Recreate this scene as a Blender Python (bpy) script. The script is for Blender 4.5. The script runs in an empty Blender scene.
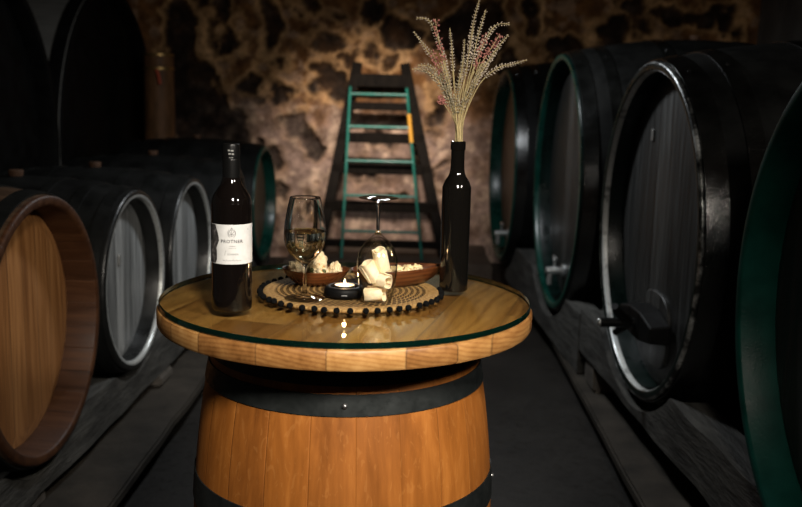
import bpy, bmesh, math, random
import numpy as np
from mathutils import Vector, Matrix
random.seed(7)
PI = math.pi
scene = bpy.context.scene
C = scene.collection
R = math.radians

# ------------------------------------------------------------------ helpers
def link(o, parent=None):
    C.objects.link(o)
    if parent is not None:
        o.parent = parent
    return o

def mesh(name, V, F, mat=None, parent=None, smooth=True, sharp=35):
    me = bpy.data.meshes.new(name)
    me.from_pydata([tuple(v) for v in V], [], [tuple(f) for f in F])
    me.update()
    bm = bmesh.new(); bm.from_mesh(me)
    bmesh.ops.recalc_face_normals(bm, faces=bm.faces)
    bm.to_mesh(me); bm.free()
    if smooth:
        for p in me.polygons: p.use_smooth = True
        try: me.set_sharp_from_angle(angle=R(sharp))
        except Exception: pass
    o = bpy.data.objects.new(name, me)
    if mat: me.materials.append(mat)
    return link(o, parent)

def thing(name, label, cat, loc=(0, 0, 0), rz=0, group=None):
    o = bpy.data.objects.new(name, None); link(o)
    o.empty_display_size = .05
    o.location = loc; o.rotation_euler = (0, 0, rz)
    return tag(o, label, cat, group)

def tag(o, label, cat, group=None):
    o['label'] = label; o['category'] = cat
    if group: o['group'] = group
    return o

def struct(o, label=None, cat=None):
    o['kind'] = 'structure'
    if label: o['label'] = label
    if cat: o['category'] = cat
    return o

class G:
    """collects geometry for one mesh"""
    def __init__(s): s.V = []; s.F = []
    def add(s, V, F, M=None):
        n = len(s.V)
        for v in V:
            v = Vector(v)
            s.V.append(M @ v if M is not None else v)
        for f in F: s.F.append([i + n for i in f])
        return s
    def lathe(s, prof, seg=48, axis='Z', M=None, a0=0, a1=2 * PI):
        full = abs(a1 - a0) > 2 * PI - 1e-6
        n = len(prof); V = []; F = []
        m = seg if full else seg + 1
        for k in range(m):
            a = a0 + (a1 - a0) * k / seg
            for (r, h) in prof:
                if axis == 'Z': V.append((r * math.cos(a), r * math.sin(a), h))
                else: V.append((h, r * math.cos(a), r * math.sin(a)))
        for k in range(seg):
            k2 = (k + 1) % m
            for i in range(n - 1):
                a, b, c, d = k * n + i, k2 * n + i, k2 * n + i + 1, k * n + i + 1
                r0, r1 = prof[i][0], prof[i + 1][0]
                if r0 < 1e-7 and r1 < 1e-7: continue
                if r0 < 1e-7: F.append((a, c, d))
                elif r1 < 1e-7: F.append((a, b, d))
                else: F.append((a, b, c, d))
        return s.add(V, F, M)
    def box(s, c, d, M=None, taper=None):
        x, y, z = d[0] / 2, d[1] / 2, d[2] / 2
        V = [(c[0] + i * x, c[1] + j * y, c[2] + k * z) for i in (-1, 1) for j in (-1, 1) for k in (-1, 1)]
        F = [(0, 1, 3, 2), (4, 6, 7, 5), (0, 4, 5, 1), (2, 3, 7, 6), (0, 2, 6, 4), (1, 5, 7, 3)]
        return s.add(V, F, M)
    def tube(s, pts, r, seg=8, cap=True):
        pts = [Vector(p) for p in pts]; n = len(pts)
        rr = r if isinstance(r, (list, tuple)) else [r] * n
        V = []; F = []
        t0 = (pts[1] - pts[0]).normalized()
        ref = Vector((0, 0, 1)) if abs(t0.z) < .9 else Vector((1, 0, 0))
        u = t0.cross(ref).normalized()
        for i, p in enumerate(pts):
            t = (pts[min(i + 1, n - 1)] - pts[max(i - 1, 0)]).normalized()
            u = (u - t * u.dot(t)).normalized(); w = t.cross(u)
            for k in range(seg):
                a = 2 * PI * k / seg
                V.append(p + (u * math.cos(a) + w * math.sin(a)) * rr[i])
        for i in range(n - 1):
            for k in range(seg):
                k2 = (k + 1) % seg
                F.append((i * seg + k, i * seg + k2, (i + 1) * seg + k2, (i + 1) * seg + k))
        if cap:
            F.append(tuple(range(seg))[::-1]); F.append(tuple((n - 1) * seg + k for k in range(seg)))
        return s.add(V, F)
    def ball(s, c, r, M=None, sub=1, jit=0, rnd=random):
        bm = bmesh.new(); bmesh.ops.create_icosphere(bm, subdivisions=sub, radius=1)
        V = []
        for v in bm.verts:
            k = 1 + rnd.uniform(-jit, jit)
            rv = r if isinstance(r, (tuple, list)) else (r, r, r)
            V.append(Vector((v.co.x * rv[0] * k, v.co.y * rv[1] * k, v.co.z * rv[2] * k)))
        F = [[v.index for v in f.verts] for f in bm.faces]; bm.free()
        T = Matrix.Translation(Vector(c))
        return s.add(V, F, T @ M if M is not None else T)
    def build(s, name, mat, parent=None, smooth=True, sharp=35):
        return mesh(name, s.V, s.F, mat, parent, smooth, sharp)

def bev(o, w, seg=2):
    m = o.modifiers.new('bevel', 'BEVEL'); m.width = w; m.segments = seg; m.limit_method = 'ANGLE'; m.angle_limit = R(40)
    return o

def cr(P, k=5):
    """Catmull-Rom through 2-tuples"""
    out = []
    n = len(P)
    for i in range(n - 1):
        p0, p1, p2, p3 = P[max(i - 1, 0)], P[i], P[i + 1], P[min(i + 2, n - 1)]
        for j in range(k):
            t = j / k
            out.append(tuple(.5 * ((2 * b) + (-a + c) * t + (2 * a - 5 * b + 4 * c - d) * t * t + (-a + 3 * b - 3 * c + d) * t ** 3)
                             for a, b, c, d in zip(p0, p1, p2, p3)))
    out.append(tuple(P[-1]))
    return out

# ------------------------------------------------------------------ materials
class NT:
    def __init__(s, name):
        s.m = bpy.data.materials.new(name); s.m.use_nodes = True
        s.t = s.m.node_tree; s.t.nodes.clear()
        s.out = s.t.nodes.new('ShaderNodeOutputMaterial')
        s.b = s.t.nodes.new('ShaderNodeBsdfPrincipled')
        s.t.links.new(s.b.outputs[0], s.out.inputs[0])
    def put(s, node, key, v):
        i = node.inputs[key]
        if hasattr(v, 'is_output'): s.t.links.new(v, i)
        elif isinstance(v, (tuple, list)) and len(v) == 3 and i.type == 'RGBA': i.default_value = (*v, 1)
        else: i.default_value = v
    def n(s, typ, ins=None, **kw):
        nd = s.t.nodes.new('ShaderNode' + typ)
        for k, v in kw.items(): setattr(nd, k, v)
        for k, v in (ins or {}).items(): s.put(nd, k, v)
        return nd
    def set(s, **kw):
        for k, v in kw.items(): s.put(s.b, k.replace('_', ' '), v)
        return s.m
    def obj(s): return s.n('TexCoord').outputs['Object']
    def ma(s, op, a, b=0, c=0):
        return s.n('Math', {0: a, 1: b, 2: c}, operation=op).outputs[0]
    def sep(s, v):
        return s.n('SeparateXYZ', {0: v}).outputs
    def comb(s, x, y, z): return s.n('CombineXYZ', {0: x, 1: y, 2: z}).outputs[0]
    def noise(s, vec, scale=5, detail=4, rough=.55, dist=0):
        return s.n('TexNoise', {'Vector': vec, 'Scale': scale, 'Detail': detail, 'Roughness': rough, 'Distortion': dist}).outputs['Fac']
    def scale(s, vec, sc): return s.n('Mapping', {'Vector': vec, 'Scale': sc}).outputs[0]
    def ramp(s, f, stops):
        nd = s.n('ValToRGB', {0: f}); e = nd.color_ramp.elements
        while len(e) < len(stops): e.new(.5)
        for i, (p, c) in enumerate(stops):
            e[i].position = p; e[i].color = (*c, 1) if len(c) == 3 else c
        return nd.outputs[0]
    def rv(s, f, a, b, lo=0, hi=1):
        return s.n('MapRange', {'Value': f, 'From Min': a, 'From Max': b, 'To Min': lo, 'To Max': hi}).outputs[0]
    def mix(s, f, a, b, mode='MIX'):
        nd = s.n('Mix', None, data_type='RGBA', blend_type=mode)
        s.put(nd, 0, f); s.put(nd, 6, a); s.put(nd, 7, b)
        return nd.outputs[2]
    def rand(s, w): return s.n('TexWhiteNoise', {'W': w}, noise_dimensions='1D').outputs['Value']
    def bump(s, h, strength=.3, dist=.002):
        return s.n('Bump', {'Height': h, 'Strength': strength, 'Distance': dist}).outputs[0]

def plain(name, col, rough=.5, metal=0, **kw):
    t = NT(name); t.set(Base_Color=col, Roughness=rough, Metallic=metal)
    for k, v in kw.items(): t.put(t.b, k.replace('_', ' '), v)
    return t.m

def noisy(name, c1, c2, scale=20, rough=(.4, .7), bump=.2, bdist=.002, metal=0, stretch=(1, 1, 1), spec=.25):
    t = NT(name); v = t.scale(t.obj(), stretch)
    f = t.noise(v, scale, 5, .6)
    g = t.noise(v, scale * 5, 3, .6)
    col = t.ramp(f, [(.3, c1), (.7, c2)])
    t.set(Base_Color=col, Roughness=t.rv(g, .3, .7, *rough), Metallic=metal, Specular_IOR_Level=spec, Normal=t.bump(t.ma('ADD', f, t.ma('MULTIPLY', g, .5)), bump, bdist))
    return t.m

def stave_wood(name, cols, count, axis, rough=(.45, .65), seam=.5, tint=.35, grain=1.0):
    """staves around an axis: angle index gives each stave its own tone"""
    t = NT(name); o = t.obj(); x, y, z = t.sep(o)
    ang = t.ma('ARCTAN2', y, x) if axis == 'Z' else t.ma('ARCTAN2', z, y)
    u = t.ma('MULTIPLY', t.ma('ADD', ang, PI), count / (2 * PI))
    idx = t.ma('FLOOR', u); fr = t.ma('FRACT', u)
    rnd = t.rand(t.ma('ADD', idx, .37))
    sc = (38, 38, 2.2) if axis == 'Z' else (2.2, 38, 38)
    v = t.n('VectorMath', {0: t.scale(o, sc), 1: t.comb(t.ma('MULTIPLY', rnd, 31), t.ma('MULTIPLY', rnd, 17), t.ma('MULTIPLY', rnd, 9))}, operation='ADD').outputs[0]
    f = t.noise(v, 1.0, 6, .62, .4)
    big = t.noise(o, 5, 3, .5)
    f2 = t.ma('ADD', t.ma('MULTIPLY', f, grain), t.ma('ADD', t.ma('MULTIPLY', t.ma('SUBTRACT', rnd, .5), tint), t.ma('MULTIPLY', t.ma('SUBTRACT', big, .5), .35)))
    col = t.ramp(f2, cols)
    # ray flecks
    fl = t.noise(t.scale(o, (60, 60, 22) if axis == 'Z' else (22, 60, 60)), 1.0, 2, .5, 2.2)
    flm = t.rv(fl, .60, .66)
    col = t.mix(t.ma('MULTIPLY', flm, .15), col, cols[-1][1])
    edge = t.ma('MINIMUM', fr, t.ma('SUBTRACT', 1, fr))
    sm = t.rv(edge, 0, .022)
    col = t.mix(t.ma('MULTIPLY', t.ma('SUBTRACT', 1, sm), seam), col, (.02, .01, .005))
    h = t.ma('ADD', t.ma('MULTIPLY', sm, 1.0), t.ma('MULTIPLY', f, .25))
    t.set(Base_Color=col, Roughness=t.rv(f, .3, .7, *rough), Specular_IOR_Level=.3, Normal=t.bump(h, .5, .0015))
    return t.m

def plank_wood(name, cols, width, across='Y', along='Z', rough=(.45, .65), seam=.8, tint=.3, rot=0, length=0, depth='X', bdist=.0015, freq=1.0):
    t = NT(name); o = t.obj()
    if rot: o = t.n('VectorRotate', {'Vector': o, 'Angle': rot}, rotation_type='Z_AXIS').outputs[0]
    X = dict(zip('XYZ', t.sep(o)))
    u = t.ma('DIVIDE', X[across], width); idx = t.ma('FLOOR', t.ma('ADD', u, 100.3)); fr = t.ma('FRACT', t.ma('ADD', u, 100.3))
    edge = t.ma('MULTIPLY', t.ma('MINIMUM', fr, t.ma('SUBTRACT', 1, fr)), width)
    if length:
        w = t.ma('ADD', t.ma('DIVIDE', X[along], length), t.ma('MULTIPLY', t.rand(t.ma('ADD', idx, .11)), 7))
        j = t.ma('FLOOR', t.ma('ADD', w, 50)); f2 = t.ma('FRACT', t.ma('ADD', w, 50))
        e2 = t.ma('MULTIPLY', t.ma('MINIMUM', f2, t.ma('SUBTRACT', 1, f2)), length)
        edge = t.ma('MINIMUM', edge, e2)
        idx = t.ma('ADD', idx, t.ma('MULTIPLY', j, 13.7))
    rnd = t.rand(t.ma('ADD', idx, .29))
    # growth rings around an offset axis that runs along the plank, so ends show arcs
    off = t.rand(t.ma('ADD', idx, 5.3))
    a = t.ma('ADD', X[across], t.ma('MULTIPLY', off, .3)); b = t.ma('ADD', X[depth], t.ma('ADD', .05, t.ma('MULTIPLY', rnd, .06)))
    wob = t.noise(t.comb(t.ma('MULTIPLY', X[across], 9), t.ma('MULTIPLY', X[along], 2.2), t.ma('MULTIPLY', rnd, 40)), 1.0, 3, .5)
    a2 = t.ma('ADD', a, t.ma('MULTIPLY', t.ma('SUBTRACT', wob, .5), .09))
    rad = t.ma('SQRT', t.ma('ADD', t.ma('MULTIPLY', a2, a2), t.ma('MULTIPLY', b, b)))
    ring = t.ma('ABSOLUTE', t.ma('SINE', t.ma('MULTIPLY', rad, 420 * freq)))
    sc = {across: 45, along: 2.5, depth: 45}
    fine = t.noise(t.n('VectorMath', {0: t.scale(o, (sc['X'], sc['Y'], sc['Z'])), 1: t.comb(t.ma('MULTIPLY', rnd, 50), t.ma('MULTIPLY', rnd, 23), 0)}, operation='ADD').outputs[0], 1.0, 5, .6)
    f = t.ma('ADD', t.ma('ADD', t.ma('MULTIPLY', ring, .16), t.ma('MULTIPLY', fine, .75)), t.ma('MULTIPLY', t.ma('SUBTRACT', rnd, .45), tint))
    col = t.ramp(f, cols)
    sm = t.rv(edge, 0, .0022)
    col = t.mix(t.ma('MULTIPLY', t.ma('SUBTRACT', 1, sm), seam), col, (.015, .009, .005))
    t.set(Base_Color=col, Roughness=t.rv(fine, .3, .7, *rough), Normal=t.bump(t.ma('ADD', sm, t.ma('MULTIPLY', fine, .3)), .4, bdist))
    return t.m

def glass(name, col=(1, 1, 1), ior=1.5, rough=0):
    t = NT(name)
    t.set(Base_Color=col, Roughness=rough, IOR=ior, Transmission_Weight=1.0)
    return t.m

def black_paint(name, base, rough=(.22, .5), bump=.35, scale=140, spec=.5):
    """thick old gloss paint with small bubbles and faint streaks"""
    t = NT(name); o = t.obj()
    f = t.noise(o, scale, 3, .6); g = t.noise(o, 9, 4, .6)
    bub = t.n('TexVoronoi', {'Vector': o, 'Scale': scale * .9}).outputs['Distance']
    h = t.ma('ADD', f, t.ma('MULTIPLY', t.rv(bub, 0, .35, 1, 0), .6))
    col = t.mix(t.rv(g, .35, .7), base, tuple(min(1, c * 1.9 + .002) for c in base))
    t.set(Base_Color=col, Roughness=t.rv(g, .3, .7, *rough), Normal=t.bump(h, bump, .0012), Specular_IOR_Level=spec)
    return t.m

M = {}
M['oak'] = stave_wood('table_barrel_oak', [(.2, (.17, .053, .009)), (.5, (.31, .102, .015)), (.7, (.43, .155, .026)), (.9, (.56, .25, .07))], 22, 'Z', tint=.13, seam=.10, grain=.9)
M['hoop_iron'] = noisy('hoop_iron', (.014, .017, .017), (.034, .038, .038), 18, (.35, .6), .15, .0008, .5)
M['rivet'] = plain('rivet_steel', (.25, .25, .25), .35, .9)
M['top'] = plank_wood('table_top_planks', [(.15, (.13, .050, .012)), (.42, (.27, .118, .033)), (.65, (.40, .198, .060)), (.9, (.54, .30, .105))], .118, 'X', 'Y', (.35, .5), .5, .42, R(14), .55, 'Z', .0004)
def thin_glass(name, tint, edge, ior=1.5):
    t = NT(name); t.t.nodes.remove(t.b)
    lw = t.n('LayerWeight', {'Blend': .5}).outputs['Facing']
    tr = t.n('BsdfTransparent', {'Color': t.mix(t.ma('POWER', lw, 3.0), tint, edge)})
    gl = t.n('BsdfGlossy', {'Color': (1, 1, 1), 'Roughness': .0})
    fr = t.ma('ADD', .035, t.ma('MULTIPLY', t.ma('POWER', lw, 5.0), ior))
    mx = t.n('MixShader', {0: fr, 1: tr.outputs[0], 2: gl.outputs[0]})
    t.t.links.new(mx.outputs[0], t.out.inputs[0]); return t.m
M['glass_top'] = thin_glass('table_glass', (.90, .91, .84), (.88, .89, .82), .5)
M['thin_glass'] = thin_glass('blown_glass_bowl', (.98, .984, .98), (.09, .095, .09), .75)
t = NT('table_glass_edge')
t.set(Base_Color=(.0003, .0075, .006), Roughness=.05, IOR=1.5, Transmission_Weight=.2)
M['glass_edge'] = t.m
M['glass'] = glass('clear_wine_glass', (.985, .99, .985), 1.47)
M['wine'] = glass('white_wine', (.95, .945, .80), 1.34)
M['bottle'] = plain('black_bottle_glass', (.004, .0035, .003), .07, 0, Coat_Weight=.3, Coat_Roughness=.03)
M['bottle_red'] = plain('dark_red_bottle_glass', (.0035, .0025, .0022), .07, 0, Coat_Weight=.3, Coat_Roughness=.03)
M['capsule'] = plain('black_capsule', (.004, .004, .004), .3, 0, Specular_IOR_Level=.3)
M['capsule_mark'] = plain('capsule_print', (.25, .25, .24), .4)
M['paper'] = noisy('label_paper', (.56, .565, .56), (.66, .665, .66), 60, (.7, .8), .05)
M['ink'] = plain('label_ink', (.05, .05, .055), .7)
M['ink_soft'] = plain('label_ink_grey', (.16, .16, .165), .7)
t = NT('label_picture_print'); f = t.noise(t.obj(), 110, 5, .65)
t.set(Base_Color=t.ramp(f, [(.38, (.008, .008, .008)), (.55, (.05, .045, .045)), (.72, (.22, .21, .21))]), Roughness=.7)
M['picture'] = t.m

t = NT('woven_seagrass'); o = t.obj(); x, y, z = t.sep(o)
rad = t.ma('SQRT', t.ma('ADD', t.ma('MULTIPLY', x, x), t.ma('MULTIPLY', y, y)))
an = t.ma('DIVIDE', t.ma('ADD', t.ma('ARCTAN2', y, x), PI), 2 * PI)
ringf = t.ma('ADD', t.ma('DIVIDE', rad, .0115), an)
ri = t.ma('FLOOR', ringf); rf = t.ma('FRACT', ringf)
cnt = t.ma('MULTIPLY', t.ma('ADD', ri, 2), 5)
tw = t.ma('FRACT', t.ma('ADD', t.ma('MULTIPLY', an, cnt), t.ma('MULTIPLY', rf, .8)))
gap = t.ma('MULTIPLY', t.rv(t.ma('ABSOLUTE', t.ma('SUBTRACT', rf, .5)), .17, .27), t.rv(t.ma('ABSOLUTE', t.ma('SUBTRACT', tw, .5)), .42, .30))
nz = t.noise(o, 160, 4, .6)
straw = t.ramp(t.ma('ADD', t.ma('MULTIPLY', nz, .7), t.ma('MULTIPLY', tw, .3)), [(.3, (.18, .098, .033)), (.6, (.35, .215, .080)), (.85, (.50, .335, .145))])
solid = t.rv(rad, .147, .153)
gapm = t.ma('MULTIPLY', gap, t.ma('SUBTRACT', 1, solid))
col = t.mix(t.ma('MULTIPLY', gapm, .93), straw, (.028, .016, .008))
t.set(Base_Color=col, Roughness=.8, Specular_IOR_Level=.08, Normal=t.bump(t.ma('ADD', t.ma('SUBTRACT', 1, gapm), t.ma('MULTIPLY', tw, .4)), .7, .003))
M['mat'] = t.m
M['pompom'] = plain('black_wool', (.002, .002, .002), .95, 0, Specular_IOR_Level=.1)
M['bowl'] = plank_wood('bowl_acacia', [(.25, (.028, .0075, .0028)), (.5, (.075, .022, .0065)), (.72, (.15, .050, .014)), (.95, (.26, .11, .036))], .5, 'Y', 'X', (.25, .4), 0, .2, 0, 0, 'Z', .0004, .8)
t = NT('bread_crumb'); f = t.noise(t.obj(), 55, 6, .7); g = t.noise(t.obj(), 160, 3, .6)
t.set(Base_Color=t.ramp(f, [(.3, (.40, .26, .11)), (.45, (.64, .51, .30)), (.7, (.74, .65, .45))]), Roughness=.85, Normal=t.bump(t.ma('ADD', f, g), 1, .006))
M['crumb'] = t.m
M['crust'] = noisy('bread_crust', (.38, .17, .05), (.62, .36, .13), 60, (.6, .8), .5, .003)
M['olive'] = noisy('olive_piece', (.02, .025, .008), (.06, .07, .02), 90, (.3, .5), .3)
t = NT('cheese'); f = t.noise(t.obj(), 45, 4, .6)
t.set(Base_Color=t.ramp(f, [(.3, (.80, .62, .36)), (.6, (.93, .80, .58)), (.8, (.96, .88, .70))]), Roughness=.42, Subsurface_Weight=.15, Subsurface_Radius=(.006, .004, .002), Normal=t.bump(f, .3, .002))
M['cheese'] = t.m
M['cracker'] = noisy('cracker', (.62, .44, .20), (.80, .66, .40), 70, (.6, .8), .6, .003)
M['dish'] = plain('black_dish', (.003, .003, .0032), .5, 0, Specular_IOR_Level=.12)
M['dish_mark'] = plain('dish_print', (.28, .28, .28), .5)
M['tin'] = plain('tealight_tin', (.55, .55, .55), .3, 1)
M['wax'] = plain('candle_wax', (.85, .74, .62), .45, 0, Subsurface_Weight=.4, Subsurface_Radius=(.01, .006, .003))
t = NT('candle_flame'); t.set(Base_Color=(0, 0, 0), Emission_Color=(1, .72, .38), Emission_Strength=9.0); M['flame'] = t.m
M['wick'] = plain('wick', (.02, .015, .012), .9)

M['stem'] = noisy('dried_stem', (.26, .20, .09), (.46, .37, .19), 60, (.7, .8), .1)
M['spike'] = noisy('dried_floret', (.24, .19, .14), (.60, .51, .40), 160, (.8, .9), .2)
M['spike_dark'] = noisy('dried_floret_green', (.15, .13, .085), (.38, .33, .23), 140, (.8, .9), .2)
M['pink'] = noisy('dried_pink_floret', (.24, .075, .065), (.42, .19, .155), 150, (.8, .9), .2)

M['paint'] = black_paint('black_cask_paint', (.0052, .0056, .0054))
M['paint_matt'] = black_paint('black_stave_paint', (.004, .0042, .004), (.5, .7), .15, 140, .10)
M['paint_old'] = black_paint('dark_old_cask', (.0025, .0025, .0024), (.6, .8), .15, 60, .08)  # even near-black for heads and rims of the huge casks
M['hoop_dull'] = black_paint('dull_black_hoop', (.0045, .0048, .0046), (.35, .55), .3, 140, .15)
M['green_shaded'] = black_paint('shaded_green_paint', (.0004, .0050, .0040), (.22, .42), .3, 90, .3)  # shaded copy of the rim green, weak light put into its colour
M['old_body'] = noisy('grey_old_staves', (.10, .10, .095), (.17, .17, .16), 6, (.7, .9), .4, .004, 0, (.5, 3, 3))  # paler than the heads, dim light on the staves put into the colour
M['hoop_black'] = black_paint('black_hoop_paint', (.0028, .003, .0028), (.14, .26), .7, 140, .9)
M['green'] = black_paint('dark_green_rim_paint', (.0010, .030, .023), (.35, .5), .25, 90, .15)
M['green_bright'] = black_paint('green_rim_paint', (.001, .028, .020), (.2, .4), .3, 90, .4)
def head_paint(name, cols, width, bdist=.002, rough=(.35, .6)):
    return plank_wood(name, cols, width, 'Y', 'Z', rough, .85, .35, 0, 0, 'X', bdist, .7)
M['head_dark'] = head_paint('weathered_grey_head', [(.25, (.006, .0063, .006)), (.5, (.022, .0225, .0215)), (.7, (.062, .063, .060)), (.92, (.15, .15, .145))], .165)
M['head_grey'] = head_paint('silver_grey_head', [(.2, (.035, .036, .036)), (.45, (.13, .135, .134)), (.7, (.33, .338, .334)), (.95, (.55, .56, .555))], .085)
M['head_brown'] = head_paint('faded_brown_head', [(.2, (.05, .028, .014)), (.5, (.13, .08, .045)), (.8, (.24, .17, .11))], .10)
M['head_oak'] = plank_wood('oak_head', [(.15, (.12, .044, .012)), (.42, (.25, .105, .030)), (.65, (.38, .175, .058)), (.9, (.48, .25, .095))], .088, 'Y', 'Z', (.45, .6), .7, .28, 0, 0, 'X', .001, .8)
M['oak_chime'] = stave_wood('oak_chime', [(.25, (.026, .0095, .0035)), (.5, (.052, .019, .0065)), (.8, (.095, .038, .013))], 30, 'X', tint=.12, seam=.2)
M['oak_stave'] = stave_wood('oak_stave', [(.25, (.03, .017, .010)), (.5, (.06, .034, .018)), (.8, (.11, .06, .03))], 30, 'X', tint=.25)
def worn(name, c, metal, lo=.36):
    t = NT(name); o = t.obj(); f = t.noise(o, 14, 6, .65); g = t.noise(o, 120, 3, .6)
    t.set(Base_Color=t.ramp(f, [(lo, tuple(x * .06 for x in c)), (lo + .16, c)]), Metallic=metal, Roughness=t.rv(g, .3, .7, .22, .42), Normal=t.bump(t.ma('ADD', f, g), .4, .0015)); return t.m
M['edge_metal'] = worn('worn_silver_edge', (.72, .74, .73), .15, .30)  # pale silver band placed to carry the bright crescent at the rim bottom
M['edge_lip'] = worn('silver_glint_lip', (.60, .62, .61), .7, .47)  # silver glints along the rim top put into a lip colour
M['edge_pale'] = worn('pale_silver_edge', (.52, .54, .53), .45, .27)
M['bung'] = noisy('bung_wood', (.035, .016, .008), (.09, .045, .024), 50, (.6, .8), .3)
M['tap'] = plain('tap_metal', (.62, .63, .62), .30, .8)
M['iron_dark'] = noisy('dark_iron', (.0018, .0018, .0018), (.005, .005, .0048), 40, (.45, .6), .2, .001, 0, (1, 1, 1), .15)
M['tag'] = plain('metal_tag', (.42, .42, .41), .35, .6)
M['beam'] = noisy('weathered_bearer', (.022, .0215, .020), (.085, .083, .076), 9, (.6, .8), .8, .01, 0, (3, .5, 3))
M['stone'] = noisy('worn_concrete', (.017, .0145, .0115), (.044, .037, .029), 7, (.6, .85), .5, .006)
M['block'] = noisy('support_stone', (.05, .044, .038), (.11, .097, .083), 12, (.7, .9), .6, .008)
M['step'] = noisy('brown_stone_step', (.055, .037, .027), (.11, .08, .06), 8, (.7, .9), .6, .01)
M['lad_wood'] = noisy('dark_ladder_wood', (.004, .003, .0025), (.012, .009, .0065), 12, (.6, .8), .4, .003, 0, (4, 4, 1), .06)
M['lad_green'] = black_paint('green_ladder_paint', (.003, .085, .063), (.3, .5), .25)
M['yellow'] = plain('yellow_paint', (.62, .30, .03), .5)
M['vat_wood'] = noisy('brown_vat_wood', (.05, .025, .010), (.18, .085, .035), 9, (.5, .7), .4, .003, 0, (3, 3, .6))
M['vat_brass'] = plain('tarnished_brass_hoop', (.30, .19, .07), .4, .8)
M['red_cloth'] = plain('red_rubber', (.40, .06, .02), .6)

t = NT('cellar_back_wall'); o = t.obj()
vc = t.n('Attribute', None, attribute_name='stain_falloff').outputs['Color']
nz = t.noise(o, 9, 9, .68); n2 = t.noise(o, 70, 4, .6)
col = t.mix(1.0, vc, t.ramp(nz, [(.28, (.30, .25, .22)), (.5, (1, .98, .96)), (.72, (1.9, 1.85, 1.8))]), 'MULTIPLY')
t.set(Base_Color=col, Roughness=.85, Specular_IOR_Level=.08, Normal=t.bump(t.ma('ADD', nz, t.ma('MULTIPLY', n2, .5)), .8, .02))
M['wall_back'] = t.m
M['wall_side'] = noisy('grey_cellar_plaster', (.13, .13, .125), (.22, .22, .21), 4, (.8, .95), .6, .02)
M['ceiling'] = noisy('sooty_vault', (.03, .026, .022), (.075, .062, .05), 4, (.8, .95), .6, .02)
t = NT('dark_cellar_floor'); o = t.obj(); f = t.noise(o, 3, 8, .65); g = t.noise(o, 30, 5, .6)
t.set(Base_Color=t.ramp(f, [(.3, (.0075, .0066, .0056)), (.7, (.021, .019, .0165))]), Specular_IOR_Level=.25, Roughness=t.rv(g, .3, .7, .45, .75), Normal=t.bump(t.ma('ADD', f, t.ma('MULTIPLY', g, .4)), .5, .008))
M['floor'] = t.m

# ------------------------------------------------------------------ room shell
XL, XR, YB, YF, ZC = -3.05, 2.75, 5.72, -3.4, 2.35
def grid_floor():
    return mesh('floor', [(XL, YF, -.001), (XR, YF, -.001), (XR, YB + .1, -.001), (XL, YB + .1, -.001), (XL, YF, -.1), (XR, YF, -.1), (XR, YB + .1, -.1), (XL, YB + .1, -.1)],
                [(0, 1, 2, 3), (4, 7, 6, 5), (0, 4, 5, 1), (1, 5, 6, 2), (2, 6, 7, 3), (3, 7, 4, 0)], M['floor'], smooth=False)
struct(grid_floor())

rs = np.random.RandomState(11)
def vnoise(X, Z, sc, seed):
    r = np.random.RandomState(seed); g = r.rand(64, 64)
    x = X * sc + 20.3; z = Z * sc + 9.7
    xi = np.floor(x).astype(int); zi = np.floor(z).astype(int); fx = x - xi; fz = z - zi
    fx = fx * fx * (3 - 2 * fx); fz = fz * fz * (3 - 2 * fz)
    q = lambda a, b: g[a % 64, b % 64]
    return (q(xi, zi) * (1 - fx) + q(xi + 1, zi) * fx) * (1 - fz) + (q(xi, zi + 1) * (1 - fx) + q(xi + 1, zi + 1) * fx) * fz
def fbm(X, Z, sc, seed, o=5):
    s = 0; a = 1; n = 0
    for i in range(o):
        s = s + a * vnoise(X, Z, sc * 2 ** i, seed + i); n += a; a *= .55
    return s / n

def sstep(x, a, b):
    t = np.clip((x - a) / (b - a), 0, 1); return t * t * (3 - 2 * t)

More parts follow.
